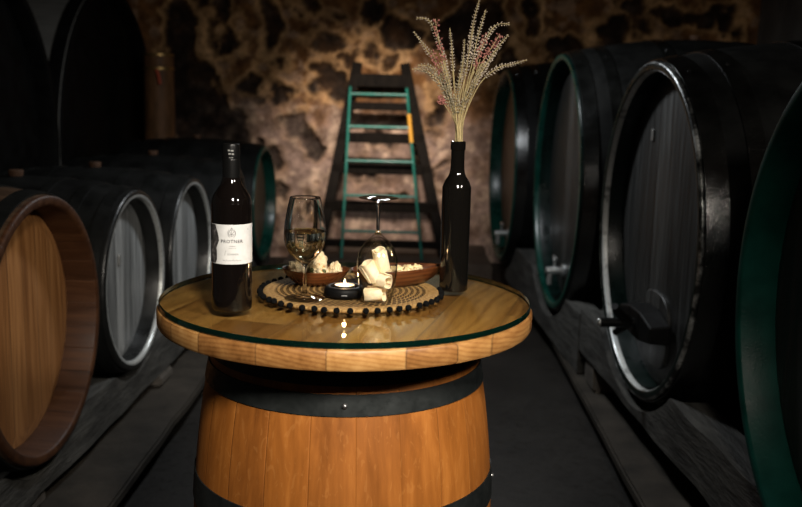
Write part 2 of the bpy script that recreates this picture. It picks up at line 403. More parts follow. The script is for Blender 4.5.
def back_wall():
    nx, nz = 420, 240
    xs = np.linspace(XL, XR, nx); zs = np.linspace(0, 3.1, nz)
    X, Z = np.meshgrid(xs, zs)
    wx = X + .16 * (fbm(X, Z, 5, 3) - .5) * 2; wz = Z + .16 * (fbm(X, Z, 5, 40) - .5) * 2
    blobs = [(-1.207, 1.357, .12, .13), (-.936, 1.301, .09, .09), (-.775, 1.03, .14, .13), (-.72, .90, .10, .10), (-.595, 1.44, .13, .20), (-.50, 1.28, .09, .10),
             (-.906, 1.574, .06, .06), (-.249, 1.936, .09, .12), (-.42, 1.62, .16, .09), (-1.049, 1.90, .09, .25),
             (-.673, 2.0, .11, .08), (-.55, 1.76, .16, .07), (.03, 1.76, .18, .16), (-.12, 1.60, .14, .07), (.52, 1.80, .28, .26), (.28, 1.17, .10, .17), (.40, 1.45, .1, .1),
             (.80, 1.6, .12, .22), (.32, .70, .06, .10), (-1.50, 1.95, .10, .3), (-1.75, 1.7, .16, .5), (-1.62, 1.2, .25, .35), (-1.35, .98, .2, .16), (-1.36, 1.72, .07, .09),
             (1.0, 1.95, .12, .14), (1.25, 1.7, .2, .15), (1.7, 1.85, .25, .12), (2.2, 2.0, .3, .1), (-.15, .93, .10, .07), (-.05, .55, .08, .05), (-.28, .70, .07, .10), (.12, .90, .05, .08), (.36, .45, .07, .06), (-.70, .45, .12, .07), (-.98, .55, .06, .09), (-1.05, .75, .1, .12)]
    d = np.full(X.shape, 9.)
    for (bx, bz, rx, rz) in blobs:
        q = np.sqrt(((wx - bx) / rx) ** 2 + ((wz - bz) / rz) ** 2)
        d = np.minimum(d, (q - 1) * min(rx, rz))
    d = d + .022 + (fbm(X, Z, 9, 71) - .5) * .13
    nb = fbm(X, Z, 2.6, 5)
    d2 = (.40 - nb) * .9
    far = sstep(np.abs(X + .25), .9, 1.5)  # extra dark patches towards both ends, light fall-off put into the wall colour
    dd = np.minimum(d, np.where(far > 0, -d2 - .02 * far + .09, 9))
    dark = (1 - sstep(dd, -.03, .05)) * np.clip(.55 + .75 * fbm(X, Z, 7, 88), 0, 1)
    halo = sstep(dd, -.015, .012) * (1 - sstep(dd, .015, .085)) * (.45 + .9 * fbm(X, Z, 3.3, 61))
    n1 = fbm(X, Z, 5, 21); n3 = fbm(X, Z, 12, 33)
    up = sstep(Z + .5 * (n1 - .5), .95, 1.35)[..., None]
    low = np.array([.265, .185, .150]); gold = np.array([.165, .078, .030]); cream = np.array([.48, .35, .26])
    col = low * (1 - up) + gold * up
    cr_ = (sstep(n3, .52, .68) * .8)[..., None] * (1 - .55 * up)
    col = col * (1 - cr_) + cream * cr_
    brn = (sstep(n1, .55, .70) * .6)[..., None]
    col = col * (1 - brn) + np.array([.11, .058, .032]) * brn
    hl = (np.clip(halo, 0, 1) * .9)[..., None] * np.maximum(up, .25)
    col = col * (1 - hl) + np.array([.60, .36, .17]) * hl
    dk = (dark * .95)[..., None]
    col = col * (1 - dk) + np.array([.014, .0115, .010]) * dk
    Y = YB - .05 * (fbm(X, Z, 3, 90) - .3) + .05 * dark - .02 * halo - .012 * (n3 - .5)
    V = np.stack([X, Y, Z], -1).reshape(-1, 3)
    idx = np.arange(nx * nz).reshape(nz, nx)
    F = np.stack([idx[:-1, :-1], idx[:-1, 1:], idx[1:, 1:], idx[1:, :-1]], -1).reshape(-1, 4)
    me = bpy.data.meshes.new('wall_back'); me.from_pydata(V.tolist(), [], F.tolist()); me.update()
    at = me.color_attributes.new('stain_falloff', 'FLOAT_COLOR', 'POINT')
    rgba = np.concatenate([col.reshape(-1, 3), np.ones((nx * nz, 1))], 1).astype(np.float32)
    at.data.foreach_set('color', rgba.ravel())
    for p in me.polygons: p.use_smooth = True
    me.materials.append(M['wall_back'])
    o = bpy.data.objects.new('wall_back', me); link(o); struct(o)
    return o
back_wall()

def slab(name, c, d, mat): 
    g = G().box(c, d); return struct(g.build(name, mat, smooth=False))
slab('wall_left', (XL - .1, (YB + YF) / 2, 1.5), (.2, YB - YF + .2, 3.0), M['wall_side'])
slab('wall_right', (XR + .1, (YB + YF) / 2, 1.5), (.2, YB - YF + .2, 3.0), M['wall_side'])
slab('wall_front', ((XL + XR) / 2, YF - .1, 1.5), (XR - XL + .4, .2, 3.0), M['wall_side'])
# shallow barrel vault over the aisle
g = G(); n = 24; V = []; F = []
for i in range(n + 1):
    a = i / n; x = XL - .1 + (XR - XL + .2) * a; z = ZC + .75 * math.sin(PI * a) ** .8
    for y in (YF - .1, YB + .1):
        V.append((x, y, z)); V.append((x, y, z + .15))
for i in range(n):
    b = i * 4; c = b + 4
    F += [(b, b + 2, c + 2, c), (b + 1, c + 1, c + 3, b + 3), (b, c, c + 1, b + 1), (b + 2, b + 3, c + 3, c + 2)]
F += [(0, 1, 3, 2), (4 * n, 4 * n + 2, 4 * n + 3, 4 * n + 1)]
struct(g.add(V, F).build('ceiling', M['ceiling'], sharp=60))

def rough_slab(name, x0, x1, y0, y1, z0, z1, mat, amp=.008, step=.12, edge_n=3):
    """block whose top and faces are slightly uneven"""
    bm = bmesh.new(); bmesh.ops.create_cube(bm, size=1)
    for v in bm.verts:
        v.co = Vector(((x0 + x1) / 2 + v.co.x * (x1 - x0), (y0 + y1) / 2 + v.co.y * (y1 - y0), (z0 + z1) / 2 + v.co.z * (z1 - z0)))
    bmesh.ops.bevel(bm, geom=[e for e in bm.edges], offset=min(.012, (z1 - z0) * .2), segments=2, affect='EDGES')
    for ax, ln in ((0, x1 - x0), (1, y1 - y0), (2, z1 - z0)):
        k = int(ln / step)
        lo = (x0, y0, z0)[ax]
        for i in range(1, k + 1):
            p = [0, 0, 0]; nn = [0, 0, 0]; p[ax] = lo + ln * i / (k + 1); nn[ax] = 1
            bmesh.ops.bisect_plane(bm, geom=bm.verts[:] + bm.edges[:] + bm.faces[:], plane_co=p, plane_no=nn)
    for v in bm.verts:
        q = v.co * 5
        from mathutils import noise as mn
        d = Vector((mn.noise(q), mn.noise(q + Vector((7, 3, 1))), mn.noise(q + Vector((2, 9, 4))))) * amp
        if v.co.z < z0 + .004: d.z = 0
        v.co += d
    me = bpy.data.meshes.new(name); bm.to_mesh(me); bm.free()
    for p in me.polygons: p.use_smooth = True
    me.set_sharp_from_angle(angle=R(40)); me.materials.append(mat)
    o = bpy.data.objects.new(name, me); return link(o)

def kerb(name, x0, x1, xb0, xb1):
    k = rough_slab(name, x0, x1, YF + .02, 4.74, .072, .11, M['stone'], .005, .2); struct(k)  # thin slab overhangs its base, shaped to throw a dark shadow strip
    rough_slab('kerb_base', xb0, xb1, YF + .02, 4.74, 0, .073, M['stone'], .004, .3).parent = k
kerb('trim_1', .855, XR - .01, .96, XR - .01)
kerb('trim_2', -1.42, -.755, -1.42, -.86)
struct(rough_slab('trim_3', -.80, .69, 4.76, YB - .08, 0, .15, M['step'], .008, .2))

# ------------------------------------------------------------------ casks
def cask(name, label, cat, group, x, y, zc, r, L, bulge, side, yaw, mats, hoops, c=.08, wall=.03, bung=None, tapkind=None, plate=None, seg=72, edge=None):
    """axis along local +X, face at local x=0; side=+1 right row, -1 left row"""
    zb = zc - r - bulge
    rz = yaw if side > 0 else PI - yaw
    root = thing(name, label, cat, (x, y, zb), rz, group)
    zo = zc - zb
    T = Matrix.Translation((0, 0, zo))
    def rad(s): return r + bulge * (1 - (2 * s / L - 1) ** 2)
    # body: outer stave shell and back head
    g = G(); N = 22
    prof = [(0, L - .06), (rad(L) - wall, L - .06), (rad(L) - wall, L - .004), (rad(L), L)]
    prof += [(rad(L * (N - i) / N), L * (N - i) / N) for i in range(1, N)] + [(r - .0005, .012)]
    body = G().lathe(prof, seg, 'X', None).build('stave_body', mats['body'], root); body.location = (0, 0, zo)
    # chime: projecting stave ends around the head
    pr = [(r, .012), (r - .0005, .006), (r - .003, .0022), (r - .007, 0), (r - wall + .007, 0), (r - wall + .003, .0022), (r - wall, .007), (r - wall - .004, c + .03), (r - .012, c + .03)]
    ch = G().lathe(pr, seg, 'X').build('chime', mats['chime'], root); ch.location = (0, 0, zo)
    if edge:
        k = edge[1]
        if edge[2:]:
            ep = [(r - wall + .0012, .004), (r - wall - .0012, .0075), (r - wall - .0028, .0075 + k), (r - wall + .002, .0075 + k), (r - wall + .004, .006), (r - wall + .0012, .004)]
        elif edge[0] == 'edge_pale': ep = [(r - wall + .012, -.0011), (r - wall + .006, -.0012), (r - wall + .001, .002), (r - wall - .0014, .0065), (r - wall - .0028, .0065 + k), (r - wall + .002, .0065 + k), (r - wall + .006, .004), (r - wall + .010, .003), (r - wall + .012, -.0011)]
        else: ep = [(r - .004, -.0012), (r - .007, -.0016), (r - wall + .007, -.0016), (r - wall + .0024, .0012), (r - wall - .0012, .006), (r - wall - .0028, .006 + k), (r - wall + .001, .006 + k), (r - wall + .006, .004), (r - .006, .003), (r - .004, -.0012)]
        if edge[2:]:
            op = [(r + .0002, .013), (r + .0012, .011), (r + .0008, .005), (r - .0022, .0008), (r - .006, -.0010), (r - .006, .003), (r - .002, .006), (r + .0002, .013)]
            G().lathe(op, seg, 'X').build('outer_lip', M['edge_lip'], ch)
        e_ = G().lathe(ep, seg, 'X').build('rim_edge', M[edge[0]], ch)
    # head: recessed disc, slightly bevelled to the croze
    hd = G().lathe([(0, c), (r - wall - .05, c), (r - wall - .0045, c + .012), (r - wall - .0045, c + .028), (0, c + .028)], seg, 'X').build('head', mats['head'], root)
    hd.location = (0, 0, zo)
    for (s0, s1, mk) in hoops:
        k = 4
        pf = []
        for i in range(k + 1):
            s = s0 + (s1 - s0) * i / k; pf.append((rad(s) + .0045, s))
        pf = [(rad(s0) + .0005, s0)] + pf + [(rad(s1) + .0005, s1)]
        h = G().lathe(pf, seg, 'X').build('hoop', M[mk], root); h.location = (0, 0, zo)
        rv = G()
        sm = (s0 + s1) / 2
        for aa in (R(114),):
            rv.ball((sm, math.cos(aa) * (rad(sm) + .005), math.sin(aa) * (rad(sm) + .005)), .007, sub=1)
        q = rv.build('rivet', M[mk], h)
    if bung:
        b = G().lathe([(0, .022), (.026, .022), (.028, .016), (.024, -.005), (0, -.005)], 16, 'Z', Matrix.Translation((L / 2, 0, zo + rad(L / 2)))).build('bung', M['bung'], root)
    if plate:
        py, pz = plate
        b = bev(G().box((c - .004, py, zo + pz), (.006, .024, .042)).build('metal_tag', M['tag'], root), .002)
    if tapkind == 'tap':
        ty, tz = 0.0, -r + .19
        tp = G(); X0 = c
        tp.lathe([(0, X0 - .10), (.018, X0 - .10), (.021, X0 - .07), (.020, X0 - .02), (.034, X0 - .016), (.034, X0), (0, X0)], 16, 'X', Matrix.Translation((0, ty, zo + tz)))
        tp.lathe([(.0, -.075), (.014, -.075), (.017, 0), (0, 0)], 14, 'Z', Matrix.Translation((X0 - .078, ty, zo + tz)))
        a = tp.build('tap', M['tap'], root)
        hh = G().lathe([(0, .015), (.007, .015), (.007, .05), (.012, .055), (.012, .062), (0, .062)], 12, 'Z', Matrix.Translation((X0 - .055, ty, zo + tz)))
        hh.box((X0 - .055, ty, zo + tz + .068), (.012, .085, .014))
        bev(hh.build('tap_handle', M['tap'], a), .003)
    if tapkind == 'hatch':
        tz = -r + .235
        # manhole door with clamp bar, threaded rod and wing handle
        ov = []
        dg = G()
        for k in range(32):
            a = 2 * PI * k / 32
            ov.append((math.copysign(abs(math.cos(a)) ** .7, math.cos(a)) * .15, math.copysign(abs(math.sin(a)) ** .7, math.sin(a)) * .135))
        V = [(c - .012, p, q + tz + zo) for p, q in ov] + [(c + .01, p, q + tz + zo) for p, q in ov]
        F = [tuple(range(32))] + [(k, (k + 1) % 32, 32 + (k + 1) % 32, 32 + k) for k in range(32)]
        door = bev(dg.add(V, F).build('hatch_door', mats['head'], root), .004)
        bar = G()
        Lb = .19
        for (a0, a1, w0, w1) in ((-Lb, -.06, .034, .062), (-.06, .06, .062, .062), (.06, Lb, .062, .034)):
            V = []
            for (yy, w) in ((a0, w0), (a1, w1)):
                for xx, k in ((c - .012, 1), (c - .085, .8)):
                    V += [(xx, yy, zo + tz + .02 - w * k), (xx, yy, zo + tz + .02 + w * k)]
            bar.add(V, [(0, 1, 3, 2), (4, 6, 7, 5), (0, 2, 6, 4), (1, 5, 7, 3), (2, 3, 7, 6), (0, 4, 5, 1)])
        cb = bev(bar.build('clamp_bar', M['iron_dark'], root, smooth=False), .006)
        rod = G().tube([(c - .05, 0, zo + tz + .02), (c - .205, 0, zo + tz + .02)], .017, 14)
        ro = rod.build('threaded_rod', M['iron_dark'], cb)
        G().ball((c - .208, 0, zo + tz + .02), (.010, .015, .015), sub=2).build('rod_tip', M['tap'], cb)
        wg = G().tube([(c - .10, .0, zo + tz + .02), (c - .15, -.03, zo + tz + .065), (c - .17, -.05, zo + tz + .09)], [.018, .016, .013], 12)
        wg.tube([(c - .10, .0, zo + tz + .02), (c - .135, .05, zo + tz - .03)], [.018, .013], 12)
        wg.build('wing_handle', M['iron_dark'], cb)
    return root

RH = [(.0, .018, 'hoop_black'), (.014, .078, 'hoop_black'), (.138, .190, 'hoop_black'), (.42, .48, 'hoop_black'), (.86, .92, 'hoop_black'), (1.07, .001 + 1.135, 'hoop_black'), (1.22, 1.305, 'hoop_black')]
RH = RH[1:]
mR = lambda ch, hd='head_dark': dict(body=M['paint_matt'], chime=M[ch], head=M[hd])
gR = 'row of big black casks along the right of the aisle'
YAW = R(3.0)
right = [(.98, -.05, .90, .60), (.925, 1.475, .885, .585), (.845, 3.06, .905, .652), (.705, 4.62, .865, .650)]
cask('cask', 'big black cask with broad green rim, cut off by the right picture edge', 'cask', gR, *right[0], 1.35, .085, 1, YAW, mR('green'), RH, bung=True)
cask('cask', 'big black cask with a dark clamp bar low on its grey head', 'cask', gR, *right[1], 1.35, .085, 1, YAW, mR('green_shaded'), RH, bung=True, tapkind='hatch', plate=(.19, .33), edge=('edge_metal', .017, 1))
cask('cask', 'black cask with thin green rim behind the hatched cask, metal tap near its bottom', 'cask', gR, *right[2], 1.35, .085, 1, R(2), mR('green_shaded'), RH, bung=True, tapkind='tap', edge=('green_bright', .022))
cask('cask', 'farthest black cask on the right, its green rim just right of the dried flowers', 'cask', gR, *right[3], 1.35, .075, 1, R(2.5), mR('green_bright', 'head_brown'), RH, bung=True, tapkind='tap')

LH = [(.02, .065, 'hoop_dull'), (.13, .17, 'hoop_dull'), (.26, .295, 'hoop_dull'), (.605, .64, 'hoop_dull'), (.73, .77, 'hoop_dull'), (.835, .88, 'hoop_dull')]
gL = 'row of smaller barrels along the left of the aisle'
left = [(-.90, .775, .655, .382), (-.90, 1.625, .63, .336), (-.88, 2.43, .585, .352), (-.865, 3.32, .585, .35), (-.845, 4.28, .605, .376)]
mL = lambda ch, hd: dict(body=M['paint_matt'], chime=M[ch], head=M[hd])
cask('barrel', 'barrel with bare brown oak head and rim, nearest on the left', 'barrel', gL, *left[0], .90, .04, -1, R(2.5), dict(body=M['oak_stave'], chime=M['oak_chime'], head=M['head_oak']), LH, c=.085, bung=True)
cask('barrel', 'black barrel with silvery grey head right behind the brown oak one', 'barrel', gL, *left[1], .90, .04, -1, R(2.5), mL('paint', 'head_grey'), LH, c=.06, bung=True, plate=(.03, .08), edge=('edge_pale', .008))
cask('barrel', 'black barrel with pale streaked head, just left of the wine bottle', 'barrel', gL, *left[2], .90, .04, -1, R(2), mL('paint', 'head_grey'), LH, c=.06, bung=True, edge=('edge_pale', .006))
cask('barrel', 'black barrel mostly hidden behind the labelled wine bottle', 'barrel', gL, *left[3], .90, .04, -1, R(2), mL('paint', 'head_dark'), LH, c=.06, bung=True)
cask('barrel', 'small barrel with green rim and brown head, farthest on the left by the back wall', 'barrel', gL, *left[4], .90, .04, -1, R(2), mL('green_bright', 'head_brown'), LH, c=.06, bung=True)

# two large storage casks behind the left row
BH = [(.02, .10, 'paint_old'), (.80, .85, 'paint_old'), (.97, 1.05, 'paint_old')]
for (yy, lab) in ((2.60, 'huge dark storage cask at upper left, nearer one behind the barrel row'), (4.60, 'huge dark storage cask at upper left, farther one beside the slim brown vat')):
    cask('storage_cask', lab, 'cask', 'huge casks behind the left row', -1.92, yy, 1.0, .985, 1.07, .012, -1, 0, dict(body=M['old_body'], chime=M['paint_old'], head=M['paint_old']), BH, c=.08, wall=.045, seg=96)

# bearer beams with saddles cut for the casks
def beam(label, casks, x_at, y0, y1, z0, z1, depth, ang, L, bulge, side):
    o = thing('bearer_beam', label, 'beam', (x_at, 0, 0), ang)
    ys = np.linspace(y0, y1, 260)
    V = []; F = []
    ca, sa = math.cos(ang), math.sin(ang)
    from mathutils import noise as mn
    for yv in ys:
        top = [z1, z1]
        for k, xx in enumerate((0, depth)):
            for (cx, cy, cz, r) in casks:
                wx = x_at + ca * xx * side - sa * yv; wy = sa * xx * side + ca * yv
                s = max(0, abs(wx - cx) + .06); rr = r + bulge * (1 - (2 * min(s, L / 2) / L - 1) ** 2) + .020
                d = wy - cy
                if abs(d) < rr: top[k] = min(top[k], cz - math.sqrt(rr * rr - d * d) - .004)
        w = lambda a: mn.noise(Vector((a, yv * 3.1, 2))) * .012
        V += [(0 + side * w(1), yv, z0 + w(3)), (side * w(5), yv, top[0] + min(0, w(2))), (side * depth, yv, top[1]), (side * depth, yv, z0)]
    n = len(ys)
    for i in range(n - 1):
        b = i * 4
        F += [(b, b + 4, b + 5, b + 1), (b + 1, b + 5, b + 6, b + 2), (b + 2, b + 6, b + 7, b + 3), (b + 3, b + 7, b + 4, b)]
    F += [(0, 1, 2, 3), (4 * n - 4, 4 * n - 1, 4 * n - 2, 4 * n - 3)]
    mesh('timber', V, F, M['beam'], o, True, 50)
    return o
def seal(o):  # a thing with one part is just that mesh
    ch = [c for c in bpy.data.objects if c.parent == o][0]
    ch.name = 'bearer_beam'; ch.parent = None; ch.location = o.location; ch.rotation_euler = o.rotation_euler
    for k in ('label', 'category'): ch[k] = o[k]
    bpy.data.objects.remove(o)
    return ch
seal(beam('long grey timber bearer under the two nearest big casks on the right', right, 1.005, -1.2, 2.28, .235, .415, .11, R(3.2), 1.35, .085, 1))
seal(beam('low grey timber bearer under the two farthest big casks on the right', right, 1.005, 2.30, 4.5, .115, .39, .11, R(3.2), 1.35, .085, 1))
seal(beam('long grey timber bearer carrying the smaller barrels on the left', left, -.945, -.8, 4.6, .165, .32, .10, R(-1.0), .90, .04, -1))
def blk(label, x0, x1, y0, y1, z0, z1, g):
    o = rough_slab('support_block', x0, x1, y0, y1, z0, z1, M['block'], .006, .1); return tag(o, label, 'block', g)
blk('squared grey support block under the right bearer, between the two middle casks', .90, 1.02, 2.02, 2.22, .112, .232, 'support blocks')
blk('squared grey support block under the right bearer, at the lower right corner', 1.02, 1.16, .42, .62, .112, .232, 'support blocks')
blk('pale brown support block under the left bearer, seen left of the table barrel', -1.02, -.90, 1.92, 2.10, .118, .160, 'support blocks')
blk('support block under the left bearer below the brown oak barrel', -1.06, -.95, .62, .82, .118, .160, 'support blocks')

# ------------------------------------------------------------------ slim vat at the back left
v = thing('slim_vat', 'slim upright brown wooden vat with brass hoops near its rim, at the back left', 'vat', (-1.735, 5.02, .0))
def vr(z): return .118 - .012 * z / 1.6
G().lathe([(0, 0), (vr(0), 0)] + [(vr(z), z) for z in (.4, .8, 1.2, 1.57)] + [(vr(1.57) - .012, 1.57), (vr(1.57) - .014, 1.45), (0, 1.45)], 28).build('stave_body', M['vat_wood'], v)
for z0 in (1.555, 1.46, .55):
    G().lathe([(vr(z0) + .001, z0), (vr(z0) + .004, z0 + .002), (vr(z0) + .004, z0 + .018), (vr(z0) + .001, z0 + .02)], 28).build('hoop', M['vat_brass'], v)
G().tube([(.015, -vr(1.4) - .008, 1.46), (.03, -vr(1.4) - .012, 1.43), (.04, -vr(1.4) - .010, 1.36)], .012, 8).build('red_strap', M['red_cloth'], v)

# ------------------------------------------------------------------ ladders
def lerp(a, b, t): return tuple(p + (q - p) * t for p, q in zip(a, b))
d = thing('wooden_ladder', 'wide dark wooden ladder leaning on the back wall behind the green one', 'ladder', (-.12, 4.95, .155))
base = Vector((-.12, 4.95, .155))
def board(a, b, w, th, mat, name, parent):
    """plank from a to b, w wide across x, th thick"""
    a, b = Vector(a) - base, Vector(b) - base
    ax = (b - a).normalized(); n = ax.cross(Vector((1, 0, 0))).normalized(); u = n.cross(ax).normalized()
    V = [p + u * i * w / 2 + n * j * th / 2 for p in (a, b) for i, j in ((-1, -1), (1, -1), (1, 1), (-1, 1))]
    return bev(mesh(name, V, [(0, 1, 2, 3), (4, 7, 6, 5), (0, 4, 5, 1), (1, 5, 6, 2), (2, 6, 7, 3), (3, 7, 4, 0)], mat, parent, False), .004)
la, lb = (-.565, 4.97, .172), (-.345, 5.60, 1.56)
ra, rb = (.35, 4.97, .172), (.02, 5.60, 1.56)
board(la, lb, .075, .04, M['lad_wood'], 'side_rail', d); board(ra, rb, .075, .04, M['lad_wood'], 'side_rail', d)
for z, hh in ((1.43, .10), (1.235, .06), (1.0, .075), (.775, .075), (.505, .075), (.245, .05)):
    t_ = (z - .162) / (1.56 - .162); a = lerp(la, lb, t_); b = lerp(ra, rb, t_)
    g = G().box(((a[0] + b[0]) / 2 - base.x, a[1] - base.y, z - base.z), (b[0] - a[0] + .05, .07, hh))
    bev(g.build('dark_bar', M['lad_wood'], d, False), .005)  # dark bars across the rails, a little below the green rungs
gl = thing('metal_ladder', 'narrow green metal ladder leaning in front of the dark wooden one', 'ladder', (-.10, 4.84, .155))
b0 = Vector((-.10, 4.84, .155))
la, lb = Vector((-.39, 4.84, .158)), Vector((-.385, 5.40, 1.375)); ra, rb = Vector((.188, 4.84, .158)), Vector((.042, 5.40, 1.375))
for a, b in ((la, lb), (ra, rb)):
    rl = G().tube([a - b0, b - b0], .0108, 10).build('side_rail', M['lad_green'], gl)
p0 = ra.lerp(rb, .67); p1 = ra.lerp(rb, .84)
G().tube([p0 - b0, p1 - b0], .0145, 10).build('yellow_sleeve', M['yellow'], rl)
for z in (.345, .592, .838, 1.085, 1.325):
    t_ = (z - .158) / (1.375 - .158)
    G().tube([la.lerp(lb, t_) - b0, ra.lerp(rb, t_) - b0], .0108, 10).build('rung', M['lad_green'], gl)

# ------------------------------------------------------------------ barrel table
TZ = .95
tb = thing('barrel_table', 'table made of an upright oak barrel with iron hoops under a round wooden top', 'table', (0, 0, 0))
def br(z): return .300 - .20 * (z - .45) ** 2 - .10 * abs((z - .45)) ** 3
prof = [(0, .0), (br(0) - .02, 0), (br(0), .004)] + [(br(.9 * i / 24), .9 * i / 24) for i in range(1, 24)] + [(br(.895), .895), (br(.9) - .02, .9), (br(.9) - .022, .87), (0, .87)]
G().lathe(prof, 104).build('barrel_body', M['oak'], tb)
for (z0, z1) in ((.0, .05), (.10, .137), (.285, .338), (.562, .617), (.797, .834), (.848, .9)):
    pf = [(br(z0) + .0004, z0)] + [(br(z0 + (z1 - z0) * i / 4) + .0025, z0 + (z1 - z0) * i / 4) for i in range(5)] + [(br(z1) + .0004, z1)]
    h = G().lathe(pf, 104).build('hoop', M['hoop_iron'], tb)
    zm = (z0 + z1) / 2; aa = R(-86) if z1 > .7 and z1 < .84 else R(-2 if z0 > .5 and z0 < .7 else -130)
    rv = G()
    rv.ball((math.cos(aa) * (br(zm) + .003), math.sin(aa) * (br(zm) + .003), zm), .0055, sub=2)
    rv.build('rivet', M['rivet'], h)
tw = G().lathe([(0, .9015), (.354, .9015), (.3600, .904), (.3625, .9085), (.3625, .9325), (.3605, .937), (.3565, .939), (0, .939)], 160).build('table_top', M['top'], tb)
gt = thing('glass_top', 'round clear glass disc with green edge lying on the wooden table top', 'glass plate', (0, 0, .9393))
# one closed glass body: faces clear, edge band greener
g = G().lathe([(0, .0), (.3565, .0), (.3585, .0018), (.3585, .0089), (.3565, .0107), (0, .0107)], 160)
gp = g.build('glass_pane', M['glass_top'], gt)
gp.data.materials.append(M['glass_edge'])
for p in gp.data.polygons:
    c_ = p.center
    if abs(p.normal.z) < .9 and math.hypot(c_.x, c_.y) > .35: p.material_index = 1
gp.name = 'glass_top_disc'
# a single-mesh thing
for k in ('label', 'category'): gp[k] = gt[k]
gp.parent = None; gp.location = gt.location; bpy.data.objects.remove(gt); gp.name = 'glass_top'
TZ = .9502

# ------------------------------------------------------------------ red wine bottle
BX, BY = -.197, -.146
wb = thing('wine_bottle', 'dark wine bottle with white label and black screw cap, on the left of the table', 'bottle', (BX, BY, TZ), math.atan2(.326, 1.655))
prof = [(0, .006), (.026, 0), (.033, .001)] + cr([(.0352, .004), (.0358, .014), (.0358, .10), (.0358, .184), (.0350, .196), (.0318, .207), (.0258, .217), (.0192, .227), (.0156, .238), (.0144, .250)], 5) + [(.014, .262), (0, .262)]
G().lathe(prof, 64).build('bottle_body', M['bottle_red'], wb)
cp = G().lathe([(.0148, .238), (.0154, .2385), (.0152, .27), (.0151, .2715), (.0147, .272), (.0147, .2745), (.0152, .275), (.0153, .294), (.0145, .2975), (.0125, .2985), (0, .2985)], 40).build('screw_cap', M['capsule'], wb)
def cyl_patch(pts, r0=.0360):
    """outline (arc length, z) wrapped on the bottle, front is local -Y"""
    out = []
    for s, z in pts:
        a = s / r0 - PI / 2; out.append((r0 * math.cos(a), r0 * math.sin(a), z))
    return out
def band(name, mat, parent, s0, s1, z0, z1, r0, left=None, n=40, m=10):
    V = []; F = []
    for j in range(m + 1):
        z = z0 + (z1 - z0) * j / m
        a_ = s0 if left is None else left(j / m, 0); b_ = s1 if left is None else left(j / m, 1)
        for i in range(n + 1):
            s = a_ + (b_ - a_) * i / n; a = s / .036 - PI / 2
            V.append((r0 * math.cos(a), r0 * math.sin(a), z))
    for j in range(m):
        for i in range(n):
            b = j * (n + 1) + i; F.append((b, b + 1, b + n + 2, b + n + 1))
    return mesh(name, V, F, mat, parent)
LW = .058
lb_ = band('label', M['paper'], wb, -LW, LW, .0885, .159, .0362)
lb_['label'] = 'white paper label'
edge = [(-.0335), (-.031), (-.0275), (-.0255), (-.0245), (-.0262), (-.0275), (-.030), (-.0318), (-.0305), (-.0330)]
eg = {0: -.0320, 1: -.0285, 2: -.0282, 3: -.0285, 4: -.0295, 5: -.0262, 6: -.0232, 7: -.0243, 8: -.0262, 9: -.0290, 10: -.0315}
band('label_picture', M['picture'], lb_, 0, 0, .0895, .1585, .03645, left=lambda t_, k: (-.0575 if k == 0 else eg[min(10, int(round(t_ * 10)))]))
def text_on(parent, name, body, size, zc, mat, s_off=0, spacing=1.0, r0=.03650, bold=0):
    cu = bpy.data.curves.new(name, 'FONT'); cu.body = body; cu.size = size; cu.align_x = 'CENTER'; cu.align_y = 'CENTER'
    cu.space_character = spacing; cu.offset = bold; cu.resolution_u = 3
    to = bpy.data.objects.new(name, cu); C.objects.link(to)
    bpy.context.view_layer.update()
    me = bpy.data.meshes.new_from_object(to.evaluated_get(bpy.context.evaluated_depsgraph_get()))
    bpy.data.objects.remove(to)
    for v_ in me.vertices:
        s = v_.co.x + s_off; z = v_.co.y + zc; a = s / .036 - PI / 2
        v_.co = (r0 * math.cos(a), r0 * math.sin(a), z)
    me.materials.append(mat)
    o = bpy.data.objects.new(name, me); link(o, parent); return o
text_on(lb_, 'label_text', 'PROTNER', .0082, .1292, M['ink'], .000, 1.12, bold=.00012)
text_on(lb_, 'label_text', 'SOMMER', .0046, .1062, M['ink_soft'], .002, 1.15)
# leaf emblem, rule and handwriting as thin ribbons on the label
def ribbon(paths, w, name, mat):
    V = []; F = []
    for P in paths:
        n0 = len(V)
        for i, (s, z) in enumerate(P):
            s0, z0 = P[max(0, i - 1)]; s1, z1 = P[min(len(P) - 1, i + 1)]
            dx, dz = s1 - s0, z1 - z0; l = math.hypot(dx, dz) or 1; nx, nz = -dz / l * w / 2, dx / l * w / 2
            for k in (-1, 1):
                a = (s + k * nx) / .036 - PI / 2; V.append((.0365 * math.cos(a), .0365 * math.sin(a), z + k * nz))
        for i in range(len(P) - 1):
            b = n0 + 2 * i; F.append((b, b + 2, b + 3, b + 1))
    return mesh(name, V, F, mat, lb_, False)
zc = .1445
leaf = [(0, .0095), (.0022, .0058), (.0015, .0040), (.0056, .0058), (.0044, .0024), (.0060, -.0004), (.0052, -.0036), (.0030, -.0040), (.0022, -.0056), (0, -.0052)]
out_ = [(s, zc + z) for s, z in leaf] + [(-s, zc + z) for s, z in leaf[::-1]]
paths = [out_, [(0, zc + .0085), (0, zc - .0068)], [(0, zc - .003), (.0044, zc + .0036)], [(0, zc - .003), (-.0044, zc + .0036)], [(0, zc - .0035), (.0044, zc - .0015)], [(0, zc - .0035), (-.0044, zc - .0015)],
         [(.006, zc + .004), (.0068, zc + .0), (.006, zc - .005), (.003, zc - .0075)], [(-.006, zc + .004), (-.0068, zc + .0), (-.006, zc - .005), (-.003, zc - .0075)]]
ribbon(paths, .0007, 'leaf_emblem', M['ink_soft'])
ribbon([[(-.004, .1210), (.006, .1210)], [(.0, .1210), (.0022, .1217), (.0022, .1203), (.0, .1210)], [(-.005, .1172), (-.0035, .1172)], [(-.002, .1172), (0, .1172)], [(.0015, .1172), (.003, .1172)], [(.005, .1172), (.0065, .1172)]], .0009, 'ornament', M['ink_soft'])
